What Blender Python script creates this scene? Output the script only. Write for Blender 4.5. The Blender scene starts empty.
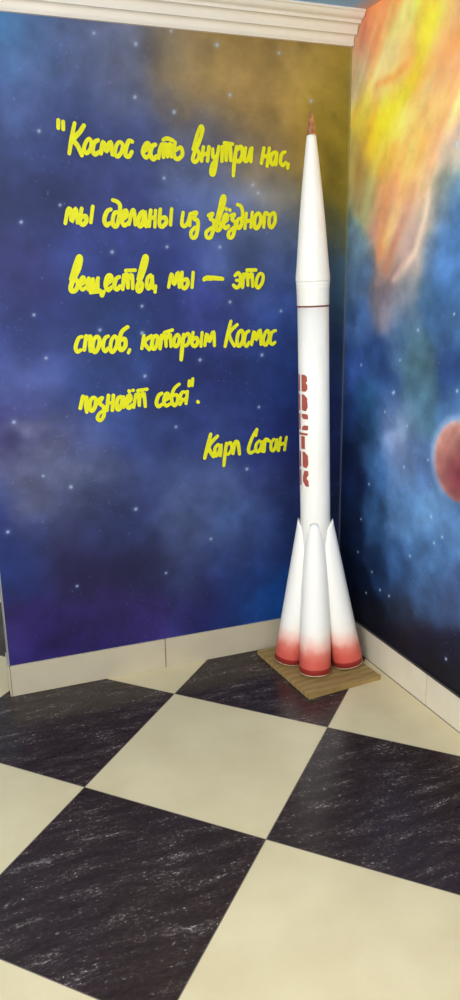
import bpy, bmesh, math, random
import numpy as np
from mathutils import Vector, Matrix

# ------------------------------------------------------------------ mural and lettering data (millimetres on the walls)
TEXT={"l1":[[[-1073,2024],[-1075,2001]],[[-1058,2020],[-1059,1998]],[[-1021,2018],[-1034,1972],[-1045,1926]],[[-991,2012],[-1007,1991],[-1028,1969],[-1015,1949],[-1004,1922]],[[-976,1973],[-988,1962],[-996,1941],[-989,1929],[-976,1939],[-970,1960],[-976,1973]],[[-947,1970],[-960,1962],[-967,1939],[-960,1926],[-947,1934]],[[-940,1930],[-930,1965],[-921,1938],[-906,1966],[-901,1928]],[[-874,1968],[-886,1956],[-892,1932],[-883,1923],[-870,1937],[-864,1959],[-874,1968]],[[-831,1971],[-843,1972],[-853,1950],[-856,1929],[-845,1924],[-834,1939]],[[-794,1941],[-776,1954],[-775,1968],[-786,1963],[-796,1940],[-786,1923],[-774,1931]],[[-751,1965],[-763,1958],[-770,1935],[-760,1919],[-749,1928]],[[-741,1923],[-736,1948],[-729,1967]],[[-730,1958],[-722,1966],[-724,1927]],[[-721,1955],[-711,1967],[-710,1929]],[[-707,1956],[-697,1967],[-696,1930]],[[-723,1981],[-708,1986],[-687,1980]],[[-680,1975],[-685,1944],[-682,1926],[-669,1924],[-655,1939],[-660,1960],[-678,1951]],[[-616,1956],[-598,2007],[-585,2030],[-579,2020],[-591,1985],[-610,1947],[-618,1923],[-608,1916],[-595,1932],[-597,1951],[-609,1949]],[[-578,1964],[-586,1920]],[[-582,1939],[-564,1945]],[[-558,1965],[-564,1921]],[[-544,1959],[-543,1933],[-530,1936]],[[-521,1968],[-529,1931],[-541,1881],[-552,1881],[-547,1908],[-532,1926]],[[-511,1922],[-508,1968]],[[-508,1957],[-495,1970],[-494,1926]],[[-492,1958],[-480,1971],[-477,1926]],[[-500,1981],[-469,1979]],[[-454,1971],[-463,1924],[-468,1876]],[[-455,1960],[-437,1971],[-432,1947],[-444,1924],[-459,1927]],[[-420,1968],[-425,1929],[-412,1930],[-401,1966]],[[-396,1969],[-400,1924]],[[-349,1970],[-359,1921]],[[-354,1942],[-334,1946]],[[-328,1971],[-337,1912]],[[-303,1959],[-317,1953],[-324,1929],[-314,1918],[-302,1938],[-299,1961],[-302,1918]],[[-266,1961],[-279,1954],[-285,1928],[-275,1916],[-263,1926]],[[-253,1920],[-256,1908]]],"l2":[[[-1074,1709],[-1062,1751],[-1053,1750],[-1052,1715],[-1036,1756],[-1033,1711]],[[-1016,1756],[-1024,1716],[-1015,1705],[-1003,1717],[-1004,1733],[-1019,1727]],[[-978,1763],[-988,1713]],[[-917,1755],[-930,1748],[-941,1723],[-935,1704],[-923,1711]],[[-908,1785],[-891,1779],[-884,1763],[-891,1724],[-900,1702],[-911,1704],[-912,1723],[-903,1745],[-889,1744]],[[-878,1723],[-863,1735],[-864,1752],[-874,1743],[-880,1717],[-872,1704],[-857,1714]],[[-856,1708],[-844,1748],[-836,1750],[-834,1707]],[[-804,1750],[-815,1741],[-824,1715],[-817,1702],[-806,1715],[-798,1750],[-796,1702]],[[-777,1754],[-785,1703]],[[-781,1728],[-764,1732]],[[-759,1754],[-764,1701]],[[-742,1758],[-747,1711],[-737,1702],[-722,1716],[-726,1732],[-743,1728]],[[-701,1760],[-707,1708]],[[-659,1749],[-665,1712],[-655,1704],[-642,1717],[-633,1745]],[[-633,1745],[-636,1707]],[[-626,1747],[-609,1750],[-621,1730],[-606,1723],[-606,1700],[-615,1669],[-629,1667],[-632,1684],[-617,1700]],[[-565,1741],[-548,1748],[-558,1731],[-545,1722],[-546,1698],[-558,1668],[-573,1668],[-574,1685],[-553,1700]],[[-539,1710],[-523,1761],[-512,1800],[-503,1804],[-506,1781],[-523,1738],[-537,1705],[-533,1692],[-523,1695],[-519,1714],[-531,1720]],[[-508,1717],[-494,1729],[-496,1745],[-505,1735],[-510,1712],[-501,1699],[-489,1706]],[[-497,1764],[-497,1763]],[[-484,1761],[-483,1759]],[[-480,1742],[-465,1746],[-475,1729],[-462,1716],[-469,1682],[-478,1667],[-490,1669],[-488,1685],[-469,1702]],[[-454,1779],[-440,1773],[-434,1750],[-439,1713],[-450,1699],[-457,1709],[-452,1729],[-436,1732]],[[-419,1750],[-425,1699]],[[-422,1722],[-401,1726]],[[-396,1754],[-402,1703]],[[-373,1751],[-385,1737],[-388,1707],[-378,1700],[-365,1717],[-363,1740],[-373,1751]],[[-351,1704],[-346,1750],[-332,1747]],[[-315,1753],[-328,1738],[-329,1711],[-318,1704],[-306,1724],[-307,1748],[-315,1753]]],"l3":[[[-1068,1528],[-1051,1573],[-1037,1601],[-1030,1595],[-1039,1563],[-1059,1528],[-1071,1502],[-1068,1489],[-1055,1492],[-1045,1511],[-1051,1526],[-1066,1520]],[[-1037,1509],[-1022,1519],[-1025,1534],[-1033,1527],[-1039,1505],[-1031,1493],[-1020,1501]],[[-1007,1530],[-1013,1502],[-1004,1494],[-993,1527]],[[-993,1527],[-997,1500],[-987,1494],[-975,1530]],[[-975,1530],[-978,1495],[-969,1487],[-965,1471],[-957,1486]],[[-1004,1483],[-973,1486]],[[-950,1508],[-928,1525],[-932,1539],[-943,1533],[-950,1507],[-942,1490],[-929,1500]],[[-900,1534],[-912,1526],[-919,1503],[-910,1492],[-899,1503]],[[-890,1493],[-883,1539]],[[-884,1528],[-873,1542],[-871,1498]],[[-868,1527],[-855,1540],[-854,1495]],[[-876,1555],[-842,1556]],[[-833,1525],[-818,1571],[-806,1601],[-798,1596],[-807,1564],[-823,1528],[-837,1502],[-835,1485],[-825,1488],[-819,1508],[-829,1520]],[[-787,1539],[-799,1528],[-803,1501],[-794,1494],[-785,1514],[-782,1538],[-781,1494]],[[-770,1501],[-773,1481]],[[-722,1497],[-709,1542],[-701,1506],[-685,1547],[-682,1496]],[[-670,1547],[-673,1504],[-662,1492],[-650,1506],[-653,1523],[-670,1518]],[[-628,1546],[-634,1495]],[[-587,1521],[-580,1525],[-558,1524]],[[-577,1529],[-546,1526],[-516,1523]],[[-466,1534],[-452,1543],[-443,1522],[-448,1499],[-462,1491],[-473,1500]],[[-461,1517],[-444,1517]],[[-437,1492],[-432,1538]],[[-431,1526],[-418,1541],[-416,1499]],[[-414,1525],[-400,1539],[-397,1495]],[[-419,1553],[-384,1553]],[[-367,1540],[-379,1523],[-383,1498],[-373,1490],[-358,1509],[-355,1533],[-367,1540]]],"l4":[[[-1044,1334],[-1056,1329],[-1068,1301],[-1064,1283],[-1051,1289]],[[-1039,1289],[-1029,1336]],[[-1031,1322],[-1014,1335],[-1018,1307],[-1018,1283]],[[-991,1333],[-1004,1320],[-1009,1289],[-1000,1280],[-987,1299],[-983,1322],[-991,1333]],[[-951,1333],[-964,1325],[-972,1297],[-965,1280],[-955,1291]],[[-928,1332],[-941,1317],[-946,1287],[-938,1277],[-924,1296],[-920,1320],[-928,1332]],[[-880,1362],[-901,1347],[-913,1316],[-914,1292],[-905,1283],[-891,1298],[-892,1321],[-907,1317]],[[-876,1282],[-881,1272]],[[-821,1330],[-831,1285]],[[-794,1328],[-820,1307],[-804,1280]],[[-777,1328],[-788,1318],[-794,1291],[-785,1282],[-774,1297],[-770,1321],[-777,1328]],[[-763,1282],[-755,1328]],[[-755,1316],[-743,1329],[-740,1289]],[[-738,1315],[-724,1330],[-722,1288]],[[-745,1338],[-714,1346]],[[-695,1329],[-707,1315],[-710,1294],[-701,1287],[-692,1297],[-688,1318],[-695,1329]],[[-671,1328],[-679,1279],[-684,1238]],[[-672,1317],[-655,1331],[-649,1313],[-659,1291],[-674,1289]],[[-635,1334],[-641,1297],[-630,1285],[-618,1298],[-622,1315],[-637,1308]],[[-600,1333],[-606,1284]],[[-591,1286],[-582,1327],[-573,1300],[-556,1335],[-553,1284]],[[-485,1370],[-498,1326],[-510,1279]],[[-460,1357],[-493,1324],[-473,1279]],[[-445,1335],[-458,1321],[-462,1288],[-452,1279],[-438,1298],[-437,1324],[-445,1335]],[[-413,1332],[-426,1323],[-433,1292],[-424,1276],[-413,1290]],[[-403,1282],[-392,1329],[-384,1300],[-368,1334],[-364,1281]],[[-339,1331],[-351,1313],[-355,1288],[-344,1278],[-332,1298],[-330,1320],[-339,1331]],[[-304,1330],[-319,1323],[-327,1294],[-319,1279],[-306,1286]]],"l5":[[[-1067,1084],[-1055,1125]],[[-1058,1111],[-1042,1122],[-1047,1093],[-1045,1068]],[[-1018,1119],[-1029,1109],[-1034,1082],[-1024,1072],[-1012,1091],[-1010,1112],[-1018,1119]],[[-1004,1108],[-985,1117],[-997,1097],[-983,1082],[-984,1052],[-997,1035],[-1008,1043],[-1000,1060],[-982,1071]],[[-963,1123],[-972,1070]],[[-969,1093],[-951,1097]],[[-945,1122],[-952,1069]],[[-919,1116],[-930,1107],[-935,1078],[-927,1070],[-915,1091],[-910,1118],[-910,1077]],[[-897,1091],[-882,1102],[-884,1118],[-893,1111],[-898,1087],[-890,1072],[-878,1082]],[[-886,1134],[-885,1133]],[[-872,1136],[-870,1136]],[[-872,1074],[-862,1120]],[[-862,1108],[-851,1122],[-851,1080]],[[-847,1107],[-832,1122],[-828,1074]],[[-854,1134],[-819,1137]],[[-763,1118],[-775,1111],[-785,1086],[-778,1070],[-763,1078]],[[-754,1090],[-737,1101],[-741,1116],[-750,1110],[-757,1085],[-748,1071],[-735,1076]],[[-695,1148],[-714,1133],[-726,1105],[-724,1079],[-714,1070],[-703,1088],[-706,1109],[-721,1106]],[[-666,1115],[-684,1117],[-693,1100],[-682,1088],[-668,1096]],[[-664,1119],[-671,1075]],[[-684,1089],[-695,1073]],[[-655,1157],[-657,1141]],[[-641,1165],[-644,1140]],[[-624,1078],[-622,1076]]],"sig":[[[-575,949],[-589,902],[-602,857]],[[-548,939],[-584,901],[-566,860]],[[-546,906],[-559,892],[-558,864],[-545,871],[-534,905],[-537,861]],[[-512,908],[-519,861],[-524,820]],[[-513,898],[-495,909],[-490,885],[-503,865],[-517,868]],[[-485,865],[-476,908],[-464,904],[-458,861]],[[-383,952],[-403,921],[-419,877],[-410,860],[-387,872]],[[-383,952],[-388,929]],[[-373,906],[-386,892],[-388,869],[-376,863],[-365,882],[-363,906],[-360,862]],[[-353,861],[-348,907],[-331,902]],[[-311,907],[-322,892],[-322,867],[-311,862],[-302,881],[-298,908],[-294,864]],[[-281,911],[-290,859]],[[-287,883],[-264,887]],[[-255,910],[-263,860]]]}
LC=[[-1202,2272,60,110,160],[-1050,2257,100,115,160],[-856,2259,115,120,150],[-652,2260,150,130,95],[-437,2246,175,145,85],[-209,2264,178,150,85],[-48,2243,160,140,60],[-1217,2103,65,85,135],[-1061,2113,80,95,155],[-830,2128,100,110,150],[-585,2144,160,135,90],[-363,2126,185,150,85],[-87,2143,175,150,50],[-17,1874,140,125,40],[-1234,1929,45,60,110],[-1074,1935,60,75,140],[-839,1960,75,90,155],[-590,1971,110,115,150],[-363,1997,160,140,110],[-206,2037,185,150,70],[-62,1976,160,140,45],[-1247,1778,30,40,85],[-1151,1780,35,45,95],[-883,1786,60,70,140],[-632,1791,85,105,165],[-404,1762,100,115,160],[-285,1798,140,135,120],[-34,1696,105,110,85],[-1264,1592,50,50,115],[-964,1591,45,60,130],[-713,1590,45,60,130],[-406,1589,70,90,150],[-243,1624,70,95,155],[-28,1475,60,90,110],[-1249,1397,45,60,130],[-905,1387,40,65,130],[-606,1378,45,55,125],[-284,1369,50,75,150],[-21,1244,40,65,110],[-1234,1194,70,85,150],[-994,1108,50,75,145],[-612,1159,35,50,115],[-283,1140,35,60,130],[-1320,989,55,50,120],[-1147,974,65,75,130],[-892,953,55,75,140],[-619,930,35,50,110],[-282,901,30,45,110],[-13,920,30,45,100],[-1241,910,115,120,155],[-1213,814,110,115,150],[-1013,812,70,80,125],[-623,772,60,75,125],[-282,736,40,50,105],[-1347,698,40,55,120],[-1173,638,60,65,115],[-947,648,45,55,110],[-711,578,75,90,135],[-458,588,60,85,140],[-281,522,35,55,110],[-2,531,25,40,85],[-1329,503,35,55,125],[-1113,430,40,35,85],[-837,471,35,40,85],[-633,399,50,60,110],[-417,366,35,55,115],[-1368,268,50,35,100],[-1203,238,50,35,110],[-930,232,50,35,100],[-638,225,40,40,105],[-418,232,25,65,140],[-304,213,20,80,160],[-18,213,20,60,130],[-1359,163,45,35,110],[-934,146,50,40,120]]
RC=[[49,2362,190,140,90],[175,2358,225,160,80],[296,2295,245,190,90],[457,2279,250,215,60],[577,2272,250,170,100],[22,2242,190,180,120],[188,2172,240,200,110],[362,2163,245,170,80],[518,2154,250,185,110],[97,2096,205,185,50],[226,2071,240,215,40],[311,2115,245,200,100],[531,2012,250,205,110],[73,1934,170,160,70],[203,1948,225,200,60],[382,1921,240,185,80],[542,1897,240,190,110],[630,1883,180,180,160],[116,1793,165,165,90],[275,1810,215,155,95],[448,1790,225,185,110],[575,1806,170,170,140],[641,1769,90,140,190],[54,1657,115,145,165],[255,1663,195,145,100],[403,1670,200,170,140],[510,1693,190,180,160],[615,1655,80,130,190],[98,1511,100,130,170],[293,1560,165,125,95],[440,1572,185,165,150],[573,1567,85,130,190],[107,1364,75,110,165],[270,1440,140,130,140],[390,1475,150,150,165],[585,1443,60,100,150],[666,1383,70,110,160],[81,1172,55,85,150],[253,1224,45,70,120],[374,1304,75,105,140],[496,1244,80,115,130],[657,1225,45,75,130],[54,969,30,50,95],[163,1025,40,85,130],[328,1085,55,90,145],[511,1074,80,120,145],[670,1097,85,130,185],[81,767,20,35,75],[245,843,60,100,150],[407,876,110,135,180],[554,906,85,115,165],[715,905,100,130,180],[92,557,15,30,60],[260,604,50,85,130],[422,689,85,125,175],[597,736,110,155,205],[735,704,90,130,180],[129,304,10,20,40],[309,412,30,50,85],[440,458,55,90,140],[614,556,80,125,180],[249,217,15,18,30],[452,300,30,40,60],[627,409,55,80,120],[759,461,60,80,120],[462,178,15,18,30],[641,259,20,22,40],[777,283,25,28,50],[733,185,12,14,28]]
LS=[[-940,2286],[-803,2266],[-681,2314],[-520,2286],[-290,2279],[-814,2108],[-680,2070],[-476,2135],[-1137,1989],[-724,1860],[-392,1847],[-920,1617],[-1218,1711],[-1202,1413],[-827,1339],[-823,1433],[-487,1440],[-280,1402],[-359,1240],[-824,1185],[-426,796],[-722,1634],[-372,1820],[-523,1634],[-1173,1266],[-713,988],[-373,1040],[-1121,797],[-883,684],[-584,524],[-775,407],[-1126,407],[-1358,654],[-1301,1051],[-1217,848],[-163,2135],[-1087,1766],[-979,1355],[-610,1233]]
FL=[[[[488,1816],[478,1696],[438,1588],[328,1509]],0.01,[250,222,190],0.7],[[[296,1934],[246,1780],[233,1613]],0.022,[215,130,75],0.6],[[[599,2187],[493,2154],[408,2135]],0.028,[240,150,75],0.7],[[[139,1958],[198,2029],[302,2081],[407,2147],[466,2290]],0.026,[252,222,40],0.7],[[[272,2243],[215,2227],[188,2172]],0.03,[250,205,145],0.7],[[[170,2164],[261,2156],[339,2186]],0.01,[222,140,60],0.6],[[[553,2036],[410,1917],[337,1771],[262,1646]],0.018,[252,215,125],0.6],[[[469,2030],[363,1954],[309,1838]],0.014,[226,146,84],0.6],[[[404,1795],[345,1674],[269,1550]],0.016,[196,128,92],0.6]]
RS=[[345,1113],[299,1037],[699,1162],[440,1007],[570,909],[434,855],[209,738],[160,580],[605,713],[671,659],[630,625],[145,434],[253,384],[216,279],[377,328],[734,228],[623,1901],[660,1401],[124,1195],[351,1117],[379,1234],[476,1343],[314,329],[497,533]]


# ------------------------------------------------------------------ settings
LBLOB=[(-1.27,1.03,.075,.035,(135,140,172),.65),(-1.22,.94,.09,.04,(125,130,162),.6),(-1.08,.86,.14,.05,(105,115,155),.55),(-.55,.72,.20,.07,(90,110,160),.5),(-.25,.22,.16,.10,(25,90,175),.7),(-.95,.45,.22,.07,(30,26,60),.6)]; RBLOB=[(.38,1.0,.11,.10,(165,180,210),.7),(.50,.72,.14,.13,(110,160,215),.5),(.22,1.10,.05,.14,(70,120,175),.4),(.45,1.45,.10,.10,(95,130,130),.35)]
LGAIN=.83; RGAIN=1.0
PLANET=(.735,.937,.139)
INK=.0070
ROCKET=(-.2238,-.2387,.0235); LEAN=(-.0235,.0088)
BAZ=((148,.173),(-121,.152),(-32,.185),(58,.160))
LETTER=(-73,51)
WORLD=1.18
LIGHTS=[('ceiling_lamp',(-3.0,-3.4,2.35),(-.5,-.5,.9),1.2,1.2,138),('ceiling_lamp',(-.8,-2.6,2.38),(-.8,-2.6,0),1.2,1.2,30),('ceiling_fill',(-2.2,-2.6,1.5),(-.9,-.8,2.4),.8,.8,22)]  # last entry is an added, unseen fill that brightens ceiling and crown
EXPO=0.0
TILE=0.6057; GA=-0.76861; GX,GY=-0.82041,-0.22093
ALPHA=-0.03609
BH=0.1261; CROWN_Z=2.3198; CEIL_Z=2.4150; LX=-1.3998
col=bpy.context.scene.collection

# ------------------------------------------------------------------ helpers
def link(name,me,mat=None,parent=None):
    o=bpy.data.objects.new(name,me); col.objects.link(o)
    if mat is not None: me.materials.append(mat)
    if parent is not None: o.parent=parent
    return o
def from_bm(name,bm,mat=None,parent=None,smooth=False):
    me=bpy.data.meshes.new(name)
    bmesh.ops.recalc_face_normals(bm,faces=bm.faces[:])
    bm.to_mesh(me); bm.free()
    if smooth:
        for p in me.polygons: p.use_smooth=len(p.vertices)==4
    return link(name,me,mat,parent)
def struct(o): o['kind']='structure'; return o
def empty(name,loc=(0,0,0)):
    o=bpy.data.objects.new(name,None); col.objects.link(o); o.location=loc; o.empty_display_size=.1; return o
def tag(o,label,cat,group=None):
    o['label']=label; o['category']=cat
    if group: o['group']=group
    return o
def srgb(r,g,b):
    f=lambda c:(c/255/12.92) if c/255<=.04045 else ((c/255+.055)/1.055)**2.4
    return (f(r),f(g),f(b),1)
def box_bm(bm,x0,x1,y0,y1,z0,z1,bev=0,M=None):
    r=bmesh.ops.create_cube(bm,size=1)
    vs=r['verts']
    for v in vs: v.co=Vector(((x0+x1)/2+v.co.x*(x1-x0),(y0+y1)/2+v.co.y*(y1-y0),(z0+z1)/2+v.co.z*(z1-z0)))
    if bev:
        es=set(e for v in vs for e in v.link_edges)
        r2=bmesh.ops.bevel(bm,geom=list(es),offset=bev,segments=2,affect='EDGES')
        vs=list(set(vs_ for f in r2['faces'] for vs_ in f.verts)|set(v for v in vs if v.is_valid))
    if M is not None:
        for v in set(vs):
            if v.is_valid: v.co=M@v.co
def lathe(bm,prof,n=64,cap0=True,cap1=True):
    rings=[]
    for r,z in prof:
        rings.append([bm.verts.new((r*math.cos(2*math.pi*k/n),r*math.sin(2*math.pi*k/n),z)) for k in range(n)])
    for a,b in zip(rings,rings[1:]):
        for k in range(n): bm.faces.new((a[k],a[(k+1)%n],b[(k+1)%n],b[k]))
    if cap0: bm.faces.new(rings[0][::-1])
    if cap1: bm.faces.new(rings[-1])
    return rings
def tube(bm,pts,r,n=8):
    pts=[Vector(p) for p in pts]; rings=[]
    for i,p in enumerate(pts):
        t=(pts[min(i+1,len(pts)-1)]-pts[max(i-1,0)]).normalized()
        a=t.cross(Vector((.31,.52,.79))).normalized(); b=t.cross(a)
        rings.append([bm.verts.new(p+(a*math.cos(2*math.pi*k/n)+b*math.sin(2*math.pi*k/n))*r) for k in range(n)])
    for A,B in zip(rings,rings[1:]):
        for k in range(n): bm.faces.new((A[k],A[(k+1)%n],B[(k+1)%n],B[k]))
    bm.faces.new(rings[0][::-1]); bm.faces.new(rings[-1])

# ------------------------------------------------------------------ materials
def newmat(name,rough=.5,spec=.5):
    m=bpy.data.materials.new(name); m.use_nodes=True
    nt=m.node_tree; b=nt.nodes['Principled BSDF']
    b.inputs['Roughness'].default_value=rough
    b.inputs['Specular IOR Level'].default_value=spec
    return m,nt,b
def N(nt,t,**kw):
    n=nt.nodes.new(t)
    for k,v in kw.items(): setattr(n,k,v)
    return n
def setin(n,d):
    for k,v in d.items(): n.inputs[k].default_value=v
def math_(nt,op,a,b=None,clamp=False):
    n=N(nt,'ShaderNodeMath',operation=op); n.use_clamp=clamp
    for i,x in enumerate((a,b)):
        if x is None: continue
        if isinstance(x,(int,float)): n.inputs[i].default_value=x
        else: nt.links.new(x,n.inputs[i])
    return n.outputs[0]
def mix(nt,f,a,b,mode='MIX'):
    n=N(nt,'ShaderNodeMix',data_type='RGBA',blend_type=mode)
    for i,x in ((0,f),(6,a),(7,b)):
        if isinstance(x,(int,float,tuple)): n.inputs[i].default_value=x
        else: nt.links.new(x,n.inputs[i])
    return n.outputs[2]
def ramp(nt,fac,stops,interp='LINEAR'):
    n=N(nt,'ShaderNodeValToRGB'); cr=n.color_ramp; cr.interpolation=interp
    while len(cr.elements)<len(stops): cr.elements.new(.5)
    for e,(p,c) in zip(cr.elements,stops): e.position=p; e.color=c
    nt.links.new(fac,n.inputs[0]); return n.outputs[0]
def noise(nt,vec,scale,detail=4,rough=.5):
    n=N(nt,'ShaderNodeTexNoise'); setin(n,{'Scale':scale,'Detail':detail,'Roughness':rough})
    if vec is not None: nt.links.new(vec,n.inputs['Vector'])
    return n.outputs['Fac']
def objco(nt): return N(nt,'ShaderNodeTexCoord').outputs['Object']
def mapping(nt,vec,scale=(1,1,1),rot=(0,0,0)):
    m=N(nt,'ShaderNodeMapping'); nt.links.new(vec,m.inputs[0]); m.inputs['Scale'].default_value=scale; m.inputs['Rotation'].default_value=rot
    return m.outputs[0]
W=lambda v:(v,v,v,1)

def simple(name,c,rough=.5,var=.06,scale=12,spec=.5,metal=0):
    m,nt,b=newmat(name,rough,spec); b.inputs['Metallic'].default_value=metal
    f=noise(nt,objco(nt),scale,5)
    c1=tuple(x*(1-var*2) for x in c[:3])+(1,); c2=tuple(min(1,x*(1+var)) for x in c[:3])+(1,)
    nt.links.new(ramp(nt,f,[(.3,c1),(.7,c2)]),b.inputs['Base Color'])
    return m

def mural_mat():
    m,nt,b=newmat('mural_paint',.5,.25)
    a=N(nt,'ShaderNodeVertexColor',layer_name='paint')
    o=objco(nt)
    f=noise(nt,o,14,6,.6)
    c=mix(nt,1.0,a.outputs['Color'],ramp(nt,f,[(.25,W(.86)),(.75,W(1.14))]),'MULTIPLY')
    v=N(nt,'ShaderNodeTexVoronoi',feature='F1'); setin(v,{'Scale':70.0}); nt.links.new(o,v.inputs['Vector'])
    dot=math_(nt,'LESS_THAN',v.outputs['Distance'],.085)
    patch=ramp(nt,noise(nt,o,3.2,2),[(.46,W(0)),(.62,W(1))])
    k=math_(nt,'MULTIPLY',dot,patch); k=math_(nt,'MULTIPLY',k,.25)
    c=mix(nt,k,c,srgb(190,205,235))
    nt.links.new(c,b.inputs['Base Color'])
    return m

def floor_mat():
    m,nt,b=newmat('checker_tile',.2,.30)
    uv=N(nt,'ShaderNodeUVMap',uv_map='grid').outputs[0]
    sp=N(nt,'ShaderNodeSeparateXYZ'); nt.links.new(uv,sp.inputs[0])
    u,v=sp.outputs[0],sp.outputs[1]
    fu,fv=math_(nt,'FLOOR',u),math_(nt,'FLOOR',v)
    par=math_(nt,'FLOORED_MODULO',math_(nt,'ADD',fu,fv),2.0)   # 1 = light tile
    # marbled dark tile
    o=objco(nt)
    wn=N(nt,'ShaderNodeTexNoise'); setin(wn,{'Scale':3.0,'Detail':2.0}); nt.links.new(o,wn.inputs['Vector'])
    warp=N(nt,'ShaderNodeVectorMath',operation='MULTIPLY_ADD'); nt.links.new(wn.outputs['Color'],warp.inputs[0]); warp.inputs[1].default_value=(.10,.10,0); nt.links.new(o,warp.inputs[2])
    mp=mapping(nt,warp.outputs[0],(2.6,11,1))
    vein=noise(nt,mp,2.4,9,.68)
    fine=noise(nt,mapping(nt,warp.outputs[0],(18,40,1)),3.2,6,.7)
    vv=math_(nt,'ADD',math_(nt,'MULTIPLY',vein,.55),math_(nt,'MULTIPLY',fine,.45))
    dark=ramp(nt,vv,[(.40,srgb(*DK0)),(.53,srgb(*DK1)),(.575,srgb(*DK2)),(.62,srgb(*DK3)),(.68,srgb(*DK4))])
    chips=noise(nt,mapping(nt,warp.outputs[0],(16,26,1)),5.5,5,.62)
    ck=math_(nt,'MULTIPLY',ramp(nt,chips,[(.60,W(0)),(.68,W(1))]),ramp(nt,vein,[(.46,W(0)),(.60,W(1))]))
    dark=mix(nt,math_(nt,'MULTIPLY',ck,.7),dark,srgb(205,198,190))
    lightn=noise(nt,o,5,5,.55)
    light=ramp(nt,lightn,[(.3,srgb(*LT0)),(.7,srgb(*LT1))])
    c=mix(nt,par,dark,light)
    # grout
    du=math_(nt,'ABSOLUTE',math_(nt,'SUBTRACT',math_(nt,'FRACT',u),.5))
    dv=math_(nt,'ABSOLUTE',math_(nt,'SUBTRACT',math_(nt,'FRACT',v),.5))
    g=math_(nt,'GREATER_THAN',math_(nt,'MAXIMUM',du,dv),.5-.0022)
    c=mix(nt,g,c,srgb(112,100,84))
    nt.links.new(c,b.inputs['Base Color'])
    r=math_(nt,'ADD',math_(nt,'MULTIPLY',g,.5),math_(nt,'ADD',.16,math_(nt,'MULTIPLY',lightn,.12)))
    nt.links.new(r,b.inputs['Roughness'])
    bp=N(nt,'ShaderNodeBump'); bp.inputs['Strength'].default_value=.3; bp.inputs['Distance'].default_value=.001
    nt.links.new(math_(nt,'SUBTRACT',1.0,g),bp.inputs['Height']); nt.links.new(bp.outputs[0],b.inputs['Normal'])
    return m
DK0=(40,30,29);DK1=(54,43,41);DK2=(70,59,56);DK3=(116,106,102);DK4=(190,180,172)
LT0=(208,191,150);LT1=(220,204,163)

def booster_mat():
    m,nt,b=newmat('booster_paint',.45,.35)
    o=objco(nt); sp=N(nt,'ShaderNodeSeparateXYZ'); nt.links.new(N(nt,'ShaderNodeUVMap',uv_map='length').outputs[0],sp.inputs[0]); z=sp.outputs[1]
    nz=noise(nt,mapping(nt,o,(1,1,.6)),24,5,.65)
    zz=math_(nt,'ADD',z,math_(nt,'MULTIPLY',math_(nt,'SUBTRACT',nz,.5),.055))
    fac=math_(nt,'DIVIDE',zz,.205,True)
    c=ramp(nt,fac,[(.0,srgb(196,76,64)),(.26,srgb(204,92,78)),(.40,srgb(216,118,102)),(.56,srgb(236,186,170)),(.80,srgb(240,232,220)),(1,srgb(240,237,229))])
    band=math_(nt,'LESS_THAN',math_(nt,'ADD',z,math_(nt,'MULTIPLY',nz,.003)),.0265)
    c=mix(nt,band,c,srgb(140,40,34))
    nz2=noise(nt,o,120,3,.7)
    rim=math_(nt,'LESS_THAN',math_(nt,'ADD',z,math_(nt,'MULTIPLY',math_(nt,'SUBTRACT',nz2,.5),.006)),.0042)
    c=mix(nt,rim,c,srgb(225,200,178))
    nt.links.new(c,b.inputs['Base Color'])
    return m
def body_mat():
    m,nt,b=newmat('white_body_paint',.42,.4)
    o=objco(nt)
    c=ramp(nt,noise(nt,mapping(nt,o,(1,1,.35)),14,6,.6),[(.3,srgb(232,228,216)),(.6,srgb(241,238,229))])
    sp=ramp(nt,noise(nt,o,40,3,.6),[(.70,W(0)),(.80,W(1))])
    c=mix(nt,math_(nt,'MULTIPLY',sp,.35),c,srgb(175,165,140))
    # rusty stain just under the collar
    s=N(nt,'ShaderNodeSeparateXYZ'); nt.links.new(o,s.inputs[0])
    zz=math_(nt,'ADD',s.outputs[2],math_(nt,'MULTIPLY',noise(nt,o,22,4),.05))
    st=ramp(nt,math_(nt,'MULTIPLY',math_(nt,'SUBTRACT',zz,1.385),12.0),[(.0,W(0)),(.75,W(.15)),(1,W(.6))]); st=math_(nt,'MULTIPLY',st,math_(nt,'LESS_THAN',s.outputs[2],1.404))
    c=mix(nt,st,c,srgb(196,140,122))
    nt.links.new(c,b.inputs['Base Color'])
    bp=N(nt,'ShaderNodeBump'); bp.inputs['Strength'].default_value=.25; bp.inputs['Distance'].default_value=.004
    nt.links.new(noise(nt,mapping(nt,o,(1,1,.4)),18,3),bp.inputs['Height']); nt.links.new(bp.outputs[0],b.inputs['Normal'])
    return m
def wood_mat():
    m,nt,b=newmat('pine_plank',.55,.3)
    o=objco(nt)
    w=N(nt,'ShaderNodeTexWave',wave_type='BANDS',bands_direction='Y'); setin(w,{'Scale':9.0,'Distortion':5.0,'Detail':3.0,'Detail Scale':1.2})
    nt.links.new(mapping(nt,o,(.35,1,1)),w.inputs['Vector'])
    c=ramp(nt,w.outputs['Fac'],[(.0,srgb(142,114,64)),(.5,srgb(158,130,78)),(1,srgb(170,143,90))])
    c=mix(nt,.35,c,ramp(nt,noise(nt,mapping(nt,o,(8,60,8)),3,4),[(.3,srgb(118,94,54)),(.7,srgb(176,150,98))]))
    nt.links.new(c,b.inputs['Base Color'])
    return m
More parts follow.
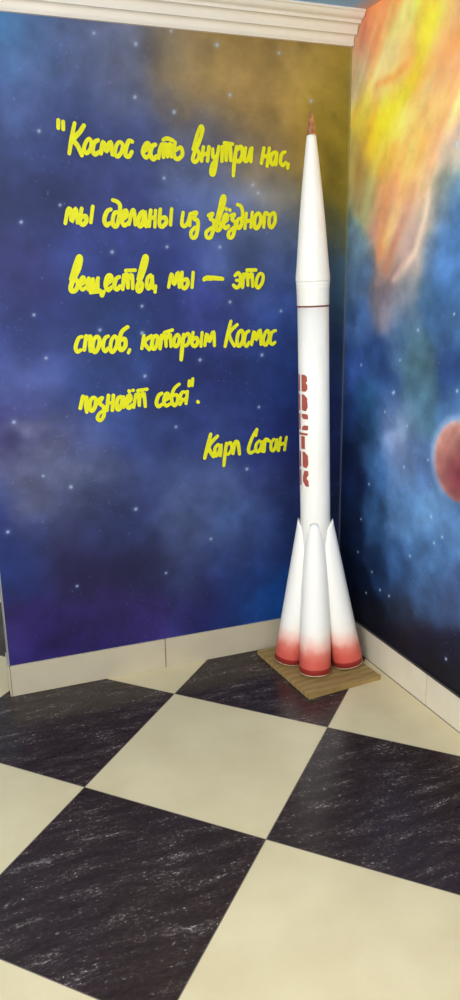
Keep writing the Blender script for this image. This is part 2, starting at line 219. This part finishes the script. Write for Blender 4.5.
def ceiling_mat():
    m,nt,b=newmat('ceiling_sky_paint',.6,.3); o=objco(nt)
    sp=N(nt,'ShaderNodeSeparateXYZ'); nt.links.new(o,sp.inputs[0])
    f=math_(nt,'ADD',sp.outputs[0],math_(nt,'MULTIPLY',math_(nt,'SUBTRACT',noise(nt,o,6,3),.5),.08))
    f=math_(nt,'DIVIDE',math_(nt,'ADD',f,.075),.11,True)
    sky=ramp(nt,noise(nt,o,3,5),[(.3,srgb(118,172,238)),(.7,srgb(156,204,255))])
    nt.links.new(mix(nt,f,sky,srgb(236,176,112)),b.inputs['Base Color']); return m
M_mural=mural_mat(); M_floor=floor_mat(); M_boost=booster_mat(); M_body=body_mat(); M_wood=wood_mat()
M_base=simple('skirting_tile_shaded',srgb(186,175,150),.3,.03,8)  # shaded copy of the skirting tile: grazing light darkened into its colour
M_baseR=simple('skirting_tile_lit',srgb(218,208,184),.3,.03,8)  # lit copy of the same tile, brightness of the facing light in its colour
M_grout_shade=simple('skirting_joint_and_shadow',srgb(84,74,64),.8,.05)  # real joints, and the shadow strip over the right skirting
M_crown=simple('crown_paint',srgb(226,220,209),.45,.02,6)
M_ceil=ceiling_mat()
M_yellow=simple('yellow_marker_paint',srgb(216,214,16),.45,.04,30,.3)
M_red=simple('stencil_red_paint',srgb(168,84,72),.5,.10,60,.2)
M_copper=simple('copper_metal',srgb(205,140,98),.18,.3,60,.6,.55)
M_cream=simple('plain_cream_paint',srgb(222,214,196),.6,.03,3)
M_line=simple('brown_glue_line',srgb(120,62,44),.6,.1,60)
M_edge=simple('grey_edge_plaster',srgb(138,142,140),.5,.06,6)

# ------------------------------------------------------------------ painted walls (colour painted per vertex, procedurally)
rng=np.random.RandomState(7)
def fbm(x,y,scale,octs=4,seed=0):
    r=np.random.RandomState(seed); tot=np.zeros_like(x); amp=1;s=0
    for o in range(octs):
        f=scale*2**o; g=r.rand(64,64); X=x*f+17.3*o; Y=y*f+9.1*o
        xi=np.floor(X).astype(int); yi=np.floor(Y).astype(int); fx=X-xi; fy=Y-yi
        fx=fx*fx*(3-2*fx); fy=fy*fy*(3-2*fy)
        G=lambda a,b:g[a%64,b%64]
        v=(G(xi,yi)*(1-fx)+G(xi+1,yi)*fx)*(1-fy)+(G(xi,yi+1)*(1-fx)+G(xi+1,yi+1)*fx)*fy
        tot+=amp*v; s+=amp; amp*=.5
    return tot/s-.5
def lin(c):
    c=np.clip(c,0,1); return np.where(c<=.04045,c/12.92,((c+.055)/1.055)**2.4)
def field(x,z,ctrl,sig,warp,seed):
    C=np.array(ctrl,float); px,pz=C[:,0]/1000,C[:,1]/1000; rgb=C[:,2:]/255
    wx=x+warp*fbm(x,z,7,4,seed); wz=z+warp*fbm(x,z,7,4,seed+1)
    num=np.zeros(x.shape+(3,)); den=np.zeros(x.shape)
    # equal spacing weight so that dense clusters do not dominate
    for a,b,c in zip(px,pz,rgb):
        d2=(wx-a)**2+(wz-b)**2
        w=np.exp(-d2/(2*sig**2))+1e-5/(d2+.02); num+=w[...,None]*c; den+=w
    return num/den[...,None]
def stars(colr,x,z,S,seed,tiny,x0,x1,z0,z1,size=1):
    r=np.random.RandomState(seed)
    pts=[(a/1000,b/1000,r.uniform(.0028,.0042)*size,.95) for a,b in S]
    for i in range(tiny):
        pts.append((r.uniform(x0,x1),r.uniform(z0,z1),r.uniform(.0015,.0022),r.uniform(.10,.40)))
    xs=x[:,0]; zs=z[0,:]
    for a,b,s,k in pts:
        i0,i1=np.searchsorted(xs,[a-.025,a+.025]); j0,j1=np.searchsorted(zs,[b-.025,b+.025])
        if i1<=i0 or j1<=j0: continue
        X=x[i0:i1,j0:j1]; Z=z[i0:i1,j0:j1]; d2=(X-a)**2+(Z-b)**2
        w=k*(np.exp(-d2/(2*s*s))+(.16*np.exp(-d2/(2*(s*2.6)**2)) if k>.9 else 0)); w=np.clip(w,0,1)[...,None]
        colr[i0:i1,j0:j1]=colr[i0:i1,j0:j1]*(1-w)+np.array([.74,.82,.93])*w
    return colr
def painted_sheet(name,xs,zs,rgb,place,thick):
    nx,nz=len(xs),len(zs)
    X,Z=np.meshgrid(xs,zs,indexing='ij')
    co=place(X.ravel(),Z.ravel(),0.0)
    idx=np.arange(nx*nz).reshape(nx,nz)
    q=np.stack([idx[:-1,:-1],idx[1:,:-1],idx[1:,1:],idx[:-1,1:]],-1).reshape(-1,4)
    # slab: back corners
    bc=place(np.array([xs[0],xs[-1],xs[-1],xs[0]]),np.array([zs[0],zs[0],zs[-1],zs[-1]]),thick)
    nv=nx*nz; co=np.vstack([co,bc]); b0,b1,b2,b3=nv,nv+1,nv+2,nv+3
    faces=[tuple(f) for f in q.tolist()]
    faces.append((b3,b2,b1,b0))
    faces.append(tuple([b0,b1]+idx[::-1,0].tolist()))
    faces.append(tuple([b2,b3]+idx[:,-1].tolist()))
    faces.append(tuple([b3,b0]+idx[0,:].tolist()))
    faces.append(tuple([b1,b2]+idx[-1,::-1].tolist()))
    me=bpy.data.meshes.new(name); me.from_pydata(co.tolist(),[],faces)
    ca=me.color_attributes.new(name='paint',type='FLOAT_COLOR',domain='POINT')
    c=np.ones((nv+4,4)); c[:nv,:3]=lin(rgb.reshape(-1,3)); c[nv:,:3]=lin(np.array([.6,.68,.78]))
    ca.data.foreach_set('color',c.ravel())
    me.update()
    return link(name,me,M_mural)

# left wall: x along the wall (corner at 0), y=0 is its face
xs=np.linspace(LX,0,351); zs=np.linspace(0,CEIL_Z,604)
X,Z=np.meshgrid(xs,zs,indexing='ij')
rgb=field(X,Z,LC,.085,.16,3)
n=fbm(X,Z,5,5,11); n2=fbm(X,Z,16,4,21)
blue=np.clip((rgb[...,2]-rgb[...,0])*4,0,1)[...,None]
rgb=rgb*(1+(.45*n+.22*n2)[...,None])+blue*np.clip(n,0,1)[...,None]*.16*np.array([.9,1,1.1])
for (cx,cz,rx,rz,c,k) in LBLOB:
    w=np.exp(-((X-cx+.05*n)/rx)**2-((Z-cz+.06*n2)/rz)**2)*k
    w=(w*(.75+1.2*n2)).clip(0,1)[...,None]; rgb=rgb*(1-w)+np.array(c)/255*w
dens=np.clip(fbm(X,Z,4,3,31)*4,0,1)
rgb=stars(rgb,X,Z,LS,5,260,LX,0,BH,CROWN_Z)
edge=np.exp(-((X+.004)/.0035)**2)[...,None]; rgb=rgb*(1-.5*edge)+np.array([.78,.76,.62])*.5*edge
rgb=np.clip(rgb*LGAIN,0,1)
wl=struct(painted_sheet('wall_left',xs,zs,rgb,lambda a,b,t:np.stack([a,np.full_like(a,t),b],-1),.12))

# right wall: runs from the corner towards the viewer
RD=Vector((-math.sin(ALPHA),-math.cos(ALPHA),0)); RN=Vector((math.cos(ALPHA),-math.sin(ALPHA),0))
xs=np.concatenate([np.linspace(0,1.2,301),np.linspace(1.22,3.2,100)])
X,Z=np.meshgrid(xs,zs,indexing='ij')
rgb=field(X,Z,RC,.05,.10,43)
ca,sa=math.cos(math.radians(60)),math.sin(math.radians(60))
Ust=X*ca+Z*sa; Vst=-X*sa+Z*ca+.12*fbm(X,Z,3,3,77)
st=fbm(Ust*.7,Vst*2.6,4,3,51); st2=fbm(Ust*.8,Vst*4.5,5,2,57)
warm=np.clip((rgb[...,0]-rgb[...,2])*3.2,0,1)[...,None]; cool=1-warm
n=fbm(X,Z,6,5,61); n2=fbm(X,Z,15,4,63)
rgb=rgb+warm*(st[...,None]*np.array([.10,.34,.20])+st2[...,None]*np.array([.06,.16,.14])+np.array([.03,.02,.09]))
rgb=rgb*(1+cool*(.70*n+.35*n2)[...,None])
for (cx,cz,rx,rz,c,k) in RBLOB:
    w=np.exp(-((X-cx+.04*n)/rx)**2-((Z-cz+.05*n2)/rz)**2)*k
    w=(w*(.85+1.0*n2)).clip(0,1)[...,None]; rgb=rgb*(1-w)+np.array(c)/255*w
# brushed flame strokes
sx,sz=X+.03*fbm(X,Z,8,3,91),Z+.03*fbm(X,Z,8,3,93)
for pts_,wd,c,k in FL:
    P_=[(a/1000,b/1000) for a,b in pts_]; dd=np.full(X.shape,9.0)
    for (ax,az_),(bx,bz_) in zip(P_,P_[1:]):
        ux,uz=bx-ax,bz_-az_; t=np.clip(((sx-ax)*ux+(sz-az_)*uz)/(ux*ux+uz*uz),0,1)
        dd=np.minimum(dd,np.hypot(sx-ax-t*ux,sz-az_-t*uz))
    w=(np.exp(-(dd/(wd*1.7))**2)*k*.72*(1+1.5*st2)).clip(0,1)[...,None]; rgb=rgb*(1-w)+np.array(c)/255*w
# painted planet
px,pz,pr=PLANET
d=np.hypot(X-px,Z-pz)+.004*n
halo=np.exp(-((d-pr)/.016)**2)*np.clip(.55+(-(X-px)+.8*(Z-pz))/pr*.5,0,1)
dn=np.clip((pr-d)/.008,0,1)
shade=np.exp(-(((X-px-.015)/.12)**2+((Z-pz+.05)/.11)**2))
body=np.array([.84,.60,.52])*(1-shade[...,None]*.95)+np.array([.42,.17,.21])*shade[...,None]*.95
body=body*(1+.5*n2[...,None])
rgb=rgb*(1-dn[...,None])+body*dn[...,None]
h=(halo*.55)[...,None]; rgb=rgb*(1-h)+np.array([.68,.78,.92])*h
rgb=stars(rgb,X,Z,RS,6,160,0,1.3,BH,1.6,.8)
rgb=rgb*(1+.10*warm); rgb=np.clip(rgb*RGAIN,0,1)
def plr(a,b,t): return np.stack([a*RD.x+t*RN.x,a*RD.y+t*RN.y,b],-1)
wr=struct(painted_sheet('wall_right',xs,zs,rgb,plr,.16))

# ------------------------------------------------------------------ floor, ceiling, other walls
bm=bmesh.new(); uvl=bm.loops.layers.uv.new('grid')
vs=[bm.verts.new(c) for c in ((-6,-5,0),(.4,-5,0),(.4,4,0),(-6,4,0))]
f=bm.faces.new(vs)
for l in f.loops:
    dx,dy=l.vert.co.x-GX,l.vert.co.y-GY; c,s=math.cos(GA),math.sin(GA)
    l[uvl].uv=((dx*c+dy*s)/TILE,(-dx*s+dy*c)/TILE)
struct(from_bm('floor',bm,M_floor))
bm=bmesh.new(); box_bm(bm,-6,.4,-5,4,CEIL_Z,CEIL_Z+.08); struct(from_bm('ceiling',bm,M_ceil))
bm=bmesh.new(); box_bm(bm,-6,.4,4,4.1,0,CEIL_Z); struct(from_bm('wall_back',bm,M_cream))

# skirting tiles
bm=bmesh.new()
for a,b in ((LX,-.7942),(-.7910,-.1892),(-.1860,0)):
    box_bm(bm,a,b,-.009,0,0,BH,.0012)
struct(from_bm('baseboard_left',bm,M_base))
bm=bmesh.new(); box_bm(bm,LX,0,-.006,0,0,BH-.002); struct(from_bm('trim_1',bm,M_grout_shade))
MR=Matrix(((RD.x,RN.x,0,0),(RD.y,RN.y,0,0),(0,0,1,0),(0,0,0,1)))
bm=bmesh.new()
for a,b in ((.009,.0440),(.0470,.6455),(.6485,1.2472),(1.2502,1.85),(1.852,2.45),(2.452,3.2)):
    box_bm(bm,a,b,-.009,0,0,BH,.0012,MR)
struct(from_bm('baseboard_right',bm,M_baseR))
bm=bmesh.new(); box_bm(bm,.009,3.2,-.006,0,0,BH-.002,0,MR); box_bm(bm,.009,3.2,-.0082,0,BH-.003,BH+.0012,0,MR); box_bm(bm,.009,3.2,-.0115,0,0,.0012,0,MR); struct(from_bm('trim_2',bm,M_grout_shade))  # thin dark strip along the tile tops imitates the shadow line there
# end of the partition: skirting return and painted corner strip
bm=bmesh.new(); box_bm(bm,LX-.008,LX-.001,-.009,.12,0,BH,.0012); struct(from_bm('baseboard_end',bm,M_base))
bm=bmesh.new(); box_bm(bm,LX-.006,LX,-.0085,.12,0,BH-.001); struct(from_bm('trim_4',bm,M_grout_shade))
bm=bmesh.new(); box_bm(bm,LX-.003,LX,-.001,.12,BH,CEIL_Z); struct(from_bm('wall_end',bm,M_edge))

# crown moulding: stepped cove profile swept along the left wall
def arc(c0,c1,bulge,n=7):
    (x0,z0),(x1,z1)=c0,c1; o=[]
    for i in range(n+1):
        t=i/n; k=math.sin(math.pi*t)*bulge; dx,dz=x1-x0,z1-z0; L=math.hypot(dx,dz)
        o.append((x0+dx*t-dz/L*k,z0+dz*t+dx/L*k))
    return o
prof=[(0,CROWN_Z),(-.012,CROWN_Z),(-.016,CROWN_Z+.006)]
prof+=arc((-.014,CROWN_Z+.012),(-.036,CROWN_Z+.031),-.008)
prof+=[(-.037,CROWN_Z+.037)]
prof+=arc((-.037,CROWN_Z+.040),(-.062,CROWN_Z+.059),-.009)
prof+=[(-.063,CROWN_Z+.066)]
prof+=arc((-.066,CROWN_Z+.069),(-.086,CROWN_Z+.086),.004)
prof+=[(-.0905,CROWN_Z+.088),(-.0905,CEIL_Z),(0,CEIL_Z)]
bm=bmesh.new()
A=[bm.verts.new((LX-.05,y,z)) for y,z in prof]
B=[bm.verts.new((-.0035-y*math.tan(ALPHA)*-1,y,z)) for y,z in prof]
for i in range(len(prof)):
    j=(i+1)%len(prof); bm.faces.new((A[i],A[j],B[j],B[i]))
bm.faces.new(A); bm.faces.new(B[::-1])
struct(from_bm('trim_3',bm,M_crown))

# ------------------------------------------------------------------ handwriting on the left wall
def catmull(P,n=6):
    if len(P)<3: return P
    out=[]
    closed=P[0]==P[-1]
    for i in range(len(P)-1):
        p1,p2=P[i],P[i+1]
        p0=P[i-1] if i>0 else (P[-2] if closed else P[0])
        p3=P[i+2] if i+2<len(P) else (P[1] if closed else P[-1])
        for k in range(n):
            t=k/n
            out.append(tuple(.5*(2*p1[a]+(p2[a]-p0[a])*t+(2*p0[a]-5*p1[a]+4*p2[a]-p3[a])*t*t+(3*p1[a]-p0[a]-3*p2[a]+p3[a])*t**3) for a in (0,1)))
    out.append(P[-1]); return out
def ink(name,strokes,parent,r,ox,oz):
    bm=bmesh.new(); rs=random.Random(len(strokes))
    for si,st_ in enumerate(strokes):
        P=catmull([(a/1000,b/1000) for a,b in st_],6)
        y=-.0006-.00035*(si%7); rr=r*rs.uniform(.92,1.1)
        m=len(P); Ls=[];Rs=[]
        for i,(x,z) in enumerate(P):
            x0,z0=P[max(i-1,0)]; x1,z1=P[min(i+1,m-1)]; dx,dz=x1-x0,z1-z0; L=math.hypot(dx,dz) or 1
            w=rr*(.92+.16*math.sin(math.pi*i/max(1,m-1))); yy=y-.00003*i/m*10
            Ls.append((x-dz/L*w-ox,yy,z+dx/L*w-oz)); Rs.append((x+dz/L*w-ox,yy,z-dx/L*w-oz))
        def quad(c):
            f=bm.faces.new([bm.verts.new(v) for v in c]); f.normal_update()
            if f.normal.y>0: f.normal_flip()
        for i in range(m-1):
            e=-.0000012*i
            quad([(v[0],v[1]+e,v[2]) for v in (Ls[i],Ls[i+1],Rs[i+1],Rs[i])])
        for q_,(x,z) in enumerate((P[0],P[-1])):
            quad([(x+rr*.92*math.cos(k*math.pi/8)-ox,y-.0004-.00003*q_,z+rr*.92*math.sin(k*math.pi/8)-oz) for k in range(16)])
    me=bpy.data.meshes.new(name); bm.to_mesh(me); bm.free()
    return link(name,me,M_yellow,parent)
def words(strokes,gap=29):
    out=[]; xm=-1e9
    for st_ in sorted(strokes,key=lambda q_:min(a for a,b in q_)):
        if min(a for a,b in st_)-xm>gap: out.append([])
        out[-1].append(st_); xm=max(xm,max(a for a,b in st_))
    return out
q=empty('painted_quotation',(-.75,-.0005,1.5))
tag(q,'yellow brush-written five-line quotation painted on the dark blue mural wall','writing')
for k in ('l1','l2','l3','l4','l5'):
    ws=words(TEXT[k]); print(k,len(ws))
    for w_ in ws: ink('word',w_,q,INK,-.75,1.5)
s=empty('painted_signature',(-.35,-.0005,1.13))
for w_ in words(TEXT['sig'],25): ink('word',w_,s,INK,-.35,1.13)
tag(s,'yellow brush-written two-word author name below the quotation beside the rocket','writing')

# ------------------------------------------------------------------ plank under the rocket
bm=bmesh.new(); box_bm(bm,-.1645,.1645,-.206,.206,0,.019,.0015)
pl=from_bm('wooden_board',bm,M_wood); pl.location=(-.2208,-.2337,0); pl.rotation_euler=(0,0,math.radians(5.5))
tag(pl,'rectangular light brown wooden board on the floor under the rocket','board')

# ------------------------------------------------------------------ rocket
RX,RY,RZ=ROCKET
root=empty('model_rocket',(RX,RY,RZ))
tag(root,'tall white model rocket with red-tipped boosters standing on the wooden board in the corner','rocket')
top=Vector(LEAN)             # lean per metre
root.rotation_euler=Vector((0,0,1)).rotation_difference(Vector((top.x,top.y,1)).normalized()).to_euler()
CR=.0562
Z0=lambda z:z-RZ
bm=bmesh.new(); lathe(bm,[(CR*.9,.10),(CR*1.01,.12),(CR*1.01,Z0(.63)),(CR,Z0(1.0)),(CR*.995,Z0(1.425))],72)
from_bm('core_stage',bm,M_body,root,True)
bm=bmesh.new(); lathe(bm,[(.0555,Z0(1.421)),(.0570,Z0(1.4225)),(.0570,Z0(1.427)),(.0555,Z0(1.4275))],72)
from_bm('joint_line',bm,M_line,root,True)
bm=bmesh.new(); lathe(bm,[(.0565,Z0(1.427)),(.0572,Z0(1.430)),(.0578,Z0(1.485)),(.0586,Z0(1.4872)),(.0586,Z0(1.4885)),(.0580,Z0(1.490)),(.0586,Z0(1.497)),(.0592,Z0(1.499)),(.0588,Z0(1.501)),(.0600,Z0(1.510))],72)
o=from_bm('collar',bm,M_body,root,True); o['label']='short white collar under the nose cone'
bm=bmesh.new()
pf=[(.0598,Z0(1.508)),(.0604,Z0(1.512)),(.0600,Z0(1.530)),(.0574,Z0(1.553))]
for i in range(1,13):
    t=i/12; pf.append((.0572+( .0165-.0572)*t+.0030*math.sin(math.pi*t),Z0(1.553)+(1.974-1.553)*t))
pf.append((.0150,Z0(1.980)))
lathe(bm,pf,72); from_bm('nose_cone',bm,M_body,root,True)
bm=bmesh.new(); lathe(bm,[(.0158,Z0(1.975)),(.0150,Z0(1.980)),(.0138,Z0(1.993)),(.0112,Z0(2.010)),(.0104,Z0(2.016)),(.0088,Z0(2.028)),(.0060,Z0(2.041)),(.0028,Z0(2.052)),(.0008,Z0(2.057))],48)
o=from_bm('nose_tip',bm,M_copper,root,True); o['label']='pointed copper tip'
# dots of grime by the collar
# boosters: leaning tapered cones, cut where they meet the core
BTOP=Z0(.634)
def bprof(t,ro):
    top=.0588 if ro<.155 else .0665; outer=ro+(top-ro)*t; rho=.0615*(1-.47*t**2.0); return outer-rho,rho
def bz(t,a,rho,tilt):
    return t*BTOP+rho*math.cos(a)*math.sin(tilt)*(1-t)*.8+.0085*(1-t)+.0005-(1-math.cos(a))*.060*t**5
def booster(az,ro):
    bm=bmesh.new(); n=64; rings=[]; T_=[i/30 for i in range(31)]; lt={}
    tilt=math.atan2(ro-.0655,BTOP)
    ca_,sa_=math.cos(az),math.sin(az)
    for t in T_:
        rc,rho=bprof(t,ro); rg=[]
        for k in range(n):
            a=2*math.pi*k/n; lx=rho*math.cos(a); ly=rho*math.sin(a); r_=rc+lx
            rg.append(bm.verts.new((r_*ca_-ly*sa_,r_*sa_+ly*ca_,bz(t,a,rho,tilt)))); lt[rg[-1]]=t*BTOP
        rings.append(rg)
    for A_,B_ in zip(rings,rings[1:]):
        for k in range(n): bm.faces.new((A_[k],A_[(k+1)%n],B_[(k+1)%n],B_[k]))
    bm.faces.new(rings[-1]); bm.faces.new(rings[0][::-1])
    ul=bm.loops.layers.uv.new('length')
    for f_ in bm.faces:
        for l_ in f_.loops: l_[ul].uv=(0,lt[l_.vert])
    o=from_bm('booster',bm,M_boost,root,True)
    # folded paper lip following the joint between booster and core
    for sgn in (-1,1):
        pts=[]
        for i in range(0,15):
            t=1-.30*i/14; rc,rho=bprof(t,ro); rr=CR*1.012
            cosb=(rc*rc+rr*rr-rho*rho)/(2*rc*rr)
            if abs(cosb)>=1: continue
            b=math.acos(cosb)*sgn; ac=(rr*math.cos(b)-rc)/rho; aa=math.acos(max(-1,min(1,ac)))
            pts.append((rr*math.cos(az+b),rr*math.sin(az+b),bz(t,aa,rho,tilt)))
        if len(pts)>3:
            bm=bmesh.new(); tube(bm,pts,.0010,8); from_bm('paper_lip',bm,M_body,o,True)
    return o
for a,ro in BAZ: booster(math.radians(a),ro)
# stencilled name down the core
cam_az=math.atan2(-2.7246-RY,-1.5056-RX)
def glyph(ch):
    # polygons in a unit cell, x to the right, y up
    bar=[(0,0),(.24,0),(.24,1),(0,1)]
    if ch=='V': return [bar,[(.45,1),(.78,1),(.95,.88),(.95,.62),(.84,.52),(.97,.40),(.97,.14),(.82,0),(.45,0)]]
    if ch=='O': return [bar,[(.45,1),(.66,1),(.95,.78),(.97,0.22),(.84,0),(.62,0),(.45,.08)]]
    if ch=='S': return [bar,[(.42,1),(.9,1),(.99,.92),(.99,.68),(.58,.68),(.50,.76),(.42,.80)],[(.42,0),(.9,0),(.99,.05),(.99,.30),(.62,.30),(.52,.22),(.42,.18)]]
    if ch=='T': return [[(.0,1),(.97,1),(.93,.86),(.0,.86)],[(.30,.80),(.70,.80),(.70,0),(.30,0)]]
    if ch=='K': return [bar,[(.45,.30),(.45,.60),(.62,1),(.95,1),(.97,.75),(.80,.52),(.97,.36),(1.,.0),(.72,.0),(.52,.22)]]
bm=bmesh.new()
AZ0,AZW=LETTER; zt=Z0(1.188); ph=.0708; lh=.0603
for i,ch in enumerate('VOSTOK'):
    for poly in glyph(ch):
        # fine strips so that the flat stencil follows the round body
        xs_=[p[0] for p in poly]; N_=24; x0,x1=min(xs_),max(xs_)
        for k in range(N_):
            xa=x0+(x1-x0)*k/N_; xb=x0+(x1-x0)*(k+1)/N_
            def span(x):
                ys=[]
                for (ax,ay),(bx,by) in zip(poly,poly[1:]+poly[:1]):
                    if (ax-x)*(bx-x)<0: ys.append(ay+(by-ay)*(x-ax)/(bx-ax))
                return sorted(ys)
            sa2=sb2=span((xa+xb)/2+1e-6)
            for j in range(0,len(sa2)-1,2):
                def P(x,y):
                    a=cam_az+math.radians(AZ0+AZW*x); R_=CR*1.0+.0011
                    return bm.verts.new((R_*math.cos(a),R_*math.sin(a),zt-i*ph-lh*(1-y)))
                bm.faces.new((P(xa,sa2[j]),P(xb,sb2[j]),P(xb,sb2[j+1]),P(xa,sa2[j+1])))
o=from_bm('stencil_lettering',bm,M_red,root,False); o['label']='red stencilled word running down the body'

# ------------------------------------------------------------------ light
w=bpy.data.worlds.new('world'); bpy.context.scene.world=w; w.use_nodes=True
w.node_tree.nodes['Background'].inputs[0].default_value=(1,.975,.94,1); w.node_tree.nodes['Background'].inputs[1].default_value=WORLD
def area(name,loc,target,sx,sy,e,c=(1,.97,.92)):
    l=bpy.data.lights.new(name,'AREA'); l.shape='RECTANGLE'; l.size=sx; l.size_y=sy; l.energy=e; l.color=c
    o=bpy.data.objects.new(name,l); col.objects.link(o); o.location=loc
    o.rotation_euler=(Vector(target)-Vector(loc)).to_track_quat('-Z','Y').to_euler(); return o
for a in LIGHTS: area(*a)

# ------------------------------------------------------------------ camera
yaw,pitch,roll=-0.3536175446,-0.2763144149,-0.0162291621
fw=Vector((-math.sin(yaw)*math.cos(pitch),math.cos(yaw)*math.cos(pitch),math.sin(pitch)))
r=Vector((math.cos(yaw),math.sin(yaw),0)); u=r.cross(fw)
r2=r*math.cos(roll)+u*math.sin(roll); u2=-r*math.sin(roll)+u*math.cos(roll)
cd=bpy.data.cameras.new('camera'); cam=bpy.data.objects.new('camera',cd); col.objects.link(cam)
mw=Matrix.Identity(4)
for i in range(3): mw[i][0],mw[i][1],mw[i][2]=r2[i],u2[i],-fw[i]
mw[0][3],mw[1][3],mw[2][3]=-1.50558,-2.72463,1.5
cam.matrix_world=mw
cd.sensor_fit='VERTICAL'; cd.sensor_height=36; cd.lens=757.38/1000*36; cd.clip_start=.05; cd.clip_end=50
bpy.context.scene.camera=cam
sc=bpy.context.scene
sc.view_settings.view_transform='Standard'; sc.view_settings.look='None'; sc.view_settings.exposure=EXPO
